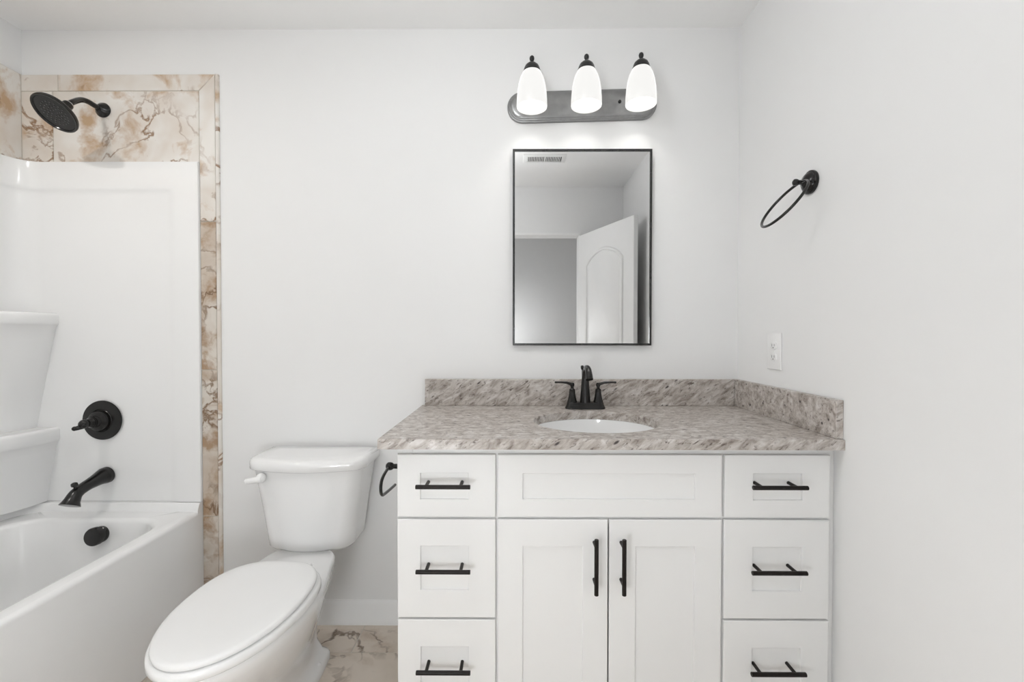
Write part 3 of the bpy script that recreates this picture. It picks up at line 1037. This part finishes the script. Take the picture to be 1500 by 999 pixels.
for dx in (-.2075, 0, .2075):
    X_, Z_ = tl(dx, 0)
    zo = Z_ - 2.1245
    SB = Vector((X_, -.120, 2.0660 + zo))             # centre of the open rim
    bm = bmesh.new()
    outer_p = [(.0575, 0), (.0582, .004), (.0575, .030), (.0552, .060), (.0510, .088), (.0440, .113), (.0345, .132), (.0265, .141), (.0225, .144)]
    inner_p = [(.0205, .142), (.0250, .138), (.0320, .129), (.0415, .110), (.0485, .086), (.0527, .058), (.0550, .028), (.0556, .004), (.0562, .0005)]
    a_ = [(r, h) for r, h in outer_p + inner_p]
    rings = [[SB + Vector((r * math.cos(2 * PI * i / 48), r * math.sin(2 * PI * i / 48), h)) for i in range(48)] for r, h in a_]
    loft(bm, rings, closed=True)
    shd = finish('lamp_shade', bm, M['shade'], vl, 60)
    bm = bmesh.new()
    lathe(bm, [(.0318, .128), (.0328, .131), (.0328, .139), (.0308, .142), (.0298, .148), (.0250, .158), (.0160, .166), (.0080, .170), (.0064, .176), (.0085, .180), (.0095, .186), (.0080, .192), (.0040, .196), (.0, .1965)], SB, (0, 0, 1), 36)
    o = finish('shade_cap', bm, M['fixture_dark'], shd, 40); o['label'] = 'dark metal cap with ball finial'
    bm = bmesh.new()
    lathe(bm, [(.006, .050), (.018, .053), (.026, .066), (.028, .080), (.025, .096), (.016, .112), (.013, .134), (.0, .136)], SB, (0, 0, 1), 24)
    o = finish('bulb', bm, M['bulb'], shd, 50); o['label'] = 'lit bulb inside the shade'
    bm = bmesh.new()
    tube(bm, catmull([(X_, -.022, Z_ + .005), (X_, -.040, Z_ + .012), (X_, -.052, Z_ + .045), (X_, -.066, Z_ + .085), (X_, -.089, Z_ + .092)], 6), .0065, 12)
    finish('arm', bm, M['fixture_dark'], vl, 50)
for dx in (.1485,):
    X_, Z_ = tl(dx, .003)
    bm = bmesh.new()
    lathe(bm, [(.0065, 0), (.0068, .004), (.0050, .007), (.0, .008)], (X_, -.0245, Z_), (0, -1, 0), 18)
    finish('mounting_screw', bm, M['fixture_dark'], vl, 40)

# ------------------------------------------------------------------ towel ring on the right wall
RC = Vector((XR, -.450, 1.665))
tr_ = thing('towel_ring', RC, 'dark metal towel ring on a round post above the outlet', 'towel ring')
bm = bmesh.new()
lathe(bm, [(.0350, .0004), (.0362, .004), (.0355, .009), (.0315, .012), (.0300, .012), (.0270, .017), (.0200, .0225), (.0125, .026), (.0090, .029)], RC, (-1, 0, 0), 44)
finish('flange', bm, M['black'], tr_, 32)
bm = bmesh.new()
lathe(bm, [(.0095, .024), (.0078, .029), (.0072, .034), (.0072, .042), (.0095, .0445), (.0105, .049), (.0095, .054), (.0050, .0575), (.0, .058)], RC, (-1, 0, 0), 28)
finish('post', bm, M['black'], tr_, 40)
RR = .0835
ph = math.radians(37)
dn_ = Vector((-math.sin(ph), 0, -math.cos(ph)))
ctr = RC + Vector((-.034, 0, 0)) + dn_ * RR
bm = bmesh.new()
tube(bm, [ctr + Vector((0, 1, 0)) * (RR * math.cos(a)) + dn_ * (RR * math.sin(a)) for a in [2 * PI * i / 72 for i in range(72)]], .0042, 14, True)
finish('ring', bm, M['black'], tr_, 60)

# ------------------------------------------------------------------ outlet
ol = thing('wall_outlet', (XR, -.266, 1.138), 'white duplex outlet plate on the right wall above the side splash', 'outlet')
bm = bmesh.new()
OY, OZ = -.266, 1.1385
box(bm, XR - .0055, XR - .0003, OY - .0405, OY + .0405, OZ - .0640, OZ + .0640, .0022, 3)
finish('cover_plate', bm, M['plastic'], ol, 50)
for dz in (.0200, -.0200):
    bm = bmesh.new()
    rings = []
    for x, g_ in ((.0050, 0), (.0072, 0), (.0078, -.0007)):
        r_ = []
        for i in range(32):
            a = 2 * PI * i / 32
            yy = max(-.0172, min(.0172, .0205 * math.cos(a))) if abs(math.cos(a)) > 0 else 0
            r_.append(Vector((XR - x, OY + yy * (1 + g_ / .017), OZ + dz + (.0145 + g_) * math.sin(a))))
        rings.append(r_)
    loft(bm, rings)
    rc_ = finish('receptacle', bm, M['plastic'], ol, 40)
    bm = bmesh.new()
    box(bm, XR - .0081, XR - .0070, OY - .0075, OY - .0055, OZ + dz - .002, OZ + dz + .006)
    box(bm, XR - .0081, XR - .0070, OY + .0055, OY + .0075, OZ + dz - .003, OZ + dz + .006)
    lathe(bm, [(.0024, 0), (.0024, .0011)], (XR - .0070, OY, OZ + dz - .0075), (-1, 0, 0), 12)
    finish('slots', bm, M['slot'], rc_)
bm = bmesh.new()
lathe(bm, [(.0035, 0), (.0033, .0012), (.0, .0016)], (XR - .0053, OY, OZ), (-1, 0, 0), 16)
finish('screw', bm, M['plastic'], ol, 40)

# ------------------------------------------------------------------ toilet paper holder on the cabinet side
PC = Vector((CX0, -.446, .784))
tp = thing('toilet_paper_holder', PC, 'empty dark hook-shaped toilet paper holder on the cabinet side by the toilet', 'toilet paper holder')
bm = bmesh.new()
lathe(bm, [(.0250, -.0006), (.0255, .004), (.0220, .009), (.0120, .016), (.0080, .020), (.0075, .042), (.0110, .046), (.0127, .053), (.0120, .060), (.0070, .065), (.0, .066)], PC, (-1, 0, 0), 32)
finish('post', bm, M['black'], tp, 40)
bm = bmesh.new()
px = CX0 - .054
tube(bm, catmull([(px, -.446, .784), (px, -.475, .782), (px, -.510, .776), (px, -.532, .766), (px, -.541, .750), (px, -.538, .733), (px, -.526, .7225), (px, -.508, .718), (px, -.46, .712), (px, -.40, .706), (px, -.385, .705)], 8), .0046, 14)
finish('hook_arm', bm, M['black'], tp, 50)

# ------------------------------------------------------------------ ceiling vent (seen in the mirror) , recessed light and added fill lamps
cv = thing('ceiling_vent', (.21, -1.38, ZC), 'white slotted air vent on the ceiling seen in the mirror', 'vent')
bm = bmesh.new()
VX0, VX1, VY0, VY1 = .060, .360, -1.455, -1.305
loft(bm, [[Vector((x, y, z)) for x, y in ((a0, b0), (a1, b0), (a1, b1), (a0, b1))] for a0, a1, b0, b1, z in
          ((VX0, VX1, VY0, VY1, ZC - .0004), (VX0 + .002, VX1 - .002, VY0 + .002, VY1 - .002, ZC - .005), (VX0 + .028, VX1 - .028, VY0 + .026, VY1 - .026, ZC - .009), (VX0 + .030, VX1 - .030, VY0 + .028, VY1 - .028, ZC - .009), (VX0 + .030, VX1 - .030, VY0 + .028, VY1 - .028, ZC - .0004))], closed=True)
finish('vent_frame', bm, M['trim'], cv)
bm = bmesh.new(); box(bm, VX0 + .030, VX1 - .030, VY0 + .028, VY1 - .028, ZC - .0015, ZC - .0004)
o = finish('vent_back', bm, M['vent_gap'], cv); o['label'] = 'dark gap behind the slats'
bm = bmesh.new()
x = VX0 + .032
k = 0
while x < VX1 - .033:
    wv_ = .0048 if abs(x - .21) > .011 else .012
    box(bm, x, x + wv_, VY0 + .028, VY1 - .028, ZC - .0085, ZC - .0018)
    x += .0115 if wv_ < .006 else .018
finish('slats', bm, M['trim'], cv)

def fill_globe_lamp(xy, label, r, drop, mat):  # globe-shaped fill source, added out of view
    t = thing('fill_globe_light', (xy[0], xy[1], ZC), label, 'lamp')
    O = (xy[0], xy[1], ZC)
    bm = bmesh.new()
    lathe(bm, [(.060, .0004), (.062, .010), (.050, .020), (.012, .026), (.010, drop - r - .02), (.030, drop - r - .015), (.032, drop - r + .012), (.0, drop - r + .012)], O, (0, 0, -1), 32)
    finish('canopy', bm, M['trim'], t, 40)
    bm = bmesh.new()
    bmesh.ops.create_uvsphere(bm, u_segments=40, v_segments=24, radius=r, matrix=Matrix.Translation((xy[0], xy[1], ZC - drop)))
    finish('globe', bm, mat, t, 60)
t = thing('recessed_light', (TUB_LAMP[0], TUB_LAMP[1], ZC), 'round recessed light in the ceiling over the bathtub', 'lamp')
bm = bmesh.new()
lathe(bm, [(.075, .0004), (.079, .003), (.078, .006), (.066, .0075), (.062, .004), (.062, .0004)], (TUB_LAMP[0], TUB_LAMP[1], ZC), (0, 0, -1), 40, False, False)
finish('lamp_rim', bm, M['trim'], t, 40)
fill_globe_lamp(ROOM_FILL_LAMP, 'added unseen fill globe under the bathroom ceiling', .12, .24, M['globe'])  # added as general fill for the room
fill_globe_lamp(HALL_FILL_LAMP, 'added unseen fill globe in the hallway', .12, 1.25, M['hall_fill_globe'])  # added to send frontal fill through the doorway
t = thing('floor_fill_lamp', (FLOOR_FILL_LAMP[0], FLOOR_FILL_LAMP[1], 0), 'added unseen low fill lamp with a white globe beside the doorway', 'lamp')
O = (FLOOR_FILL_LAMP[0], FLOOR_FILL_LAMP[1], 0)  # low fill source added out of view to lift the dark lower surfaces
bm = bmesh.new()
lathe(bm, [(.110, .0005), (.112, .008), (.104, .016), (.030, .022), (.014, .030)], O, (0, 0, 1), 36)
finish('base', bm, M['black'], t, 40)
bm = bmesh.new()
lathe(bm, [(.011, .024), (.011, FLOOR_FILL_LAMP[2] - .135), (.036, FLOOR_FILL_LAMP[2] - .130), (.038, FLOOR_FILL_LAMP[2] - .098)], O, (0, 0, 1), 24)
finish('pole', bm, M['black'], t, 40)
bm = bmesh.new()
bmesh.ops.create_uvsphere(bm, u_segments=40, v_segments=24, radius=.11, matrix=Matrix.Translation(FLOOR_FILL_LAMP))
finish('globe', bm, M['floor_fill_globe'], t, 60)
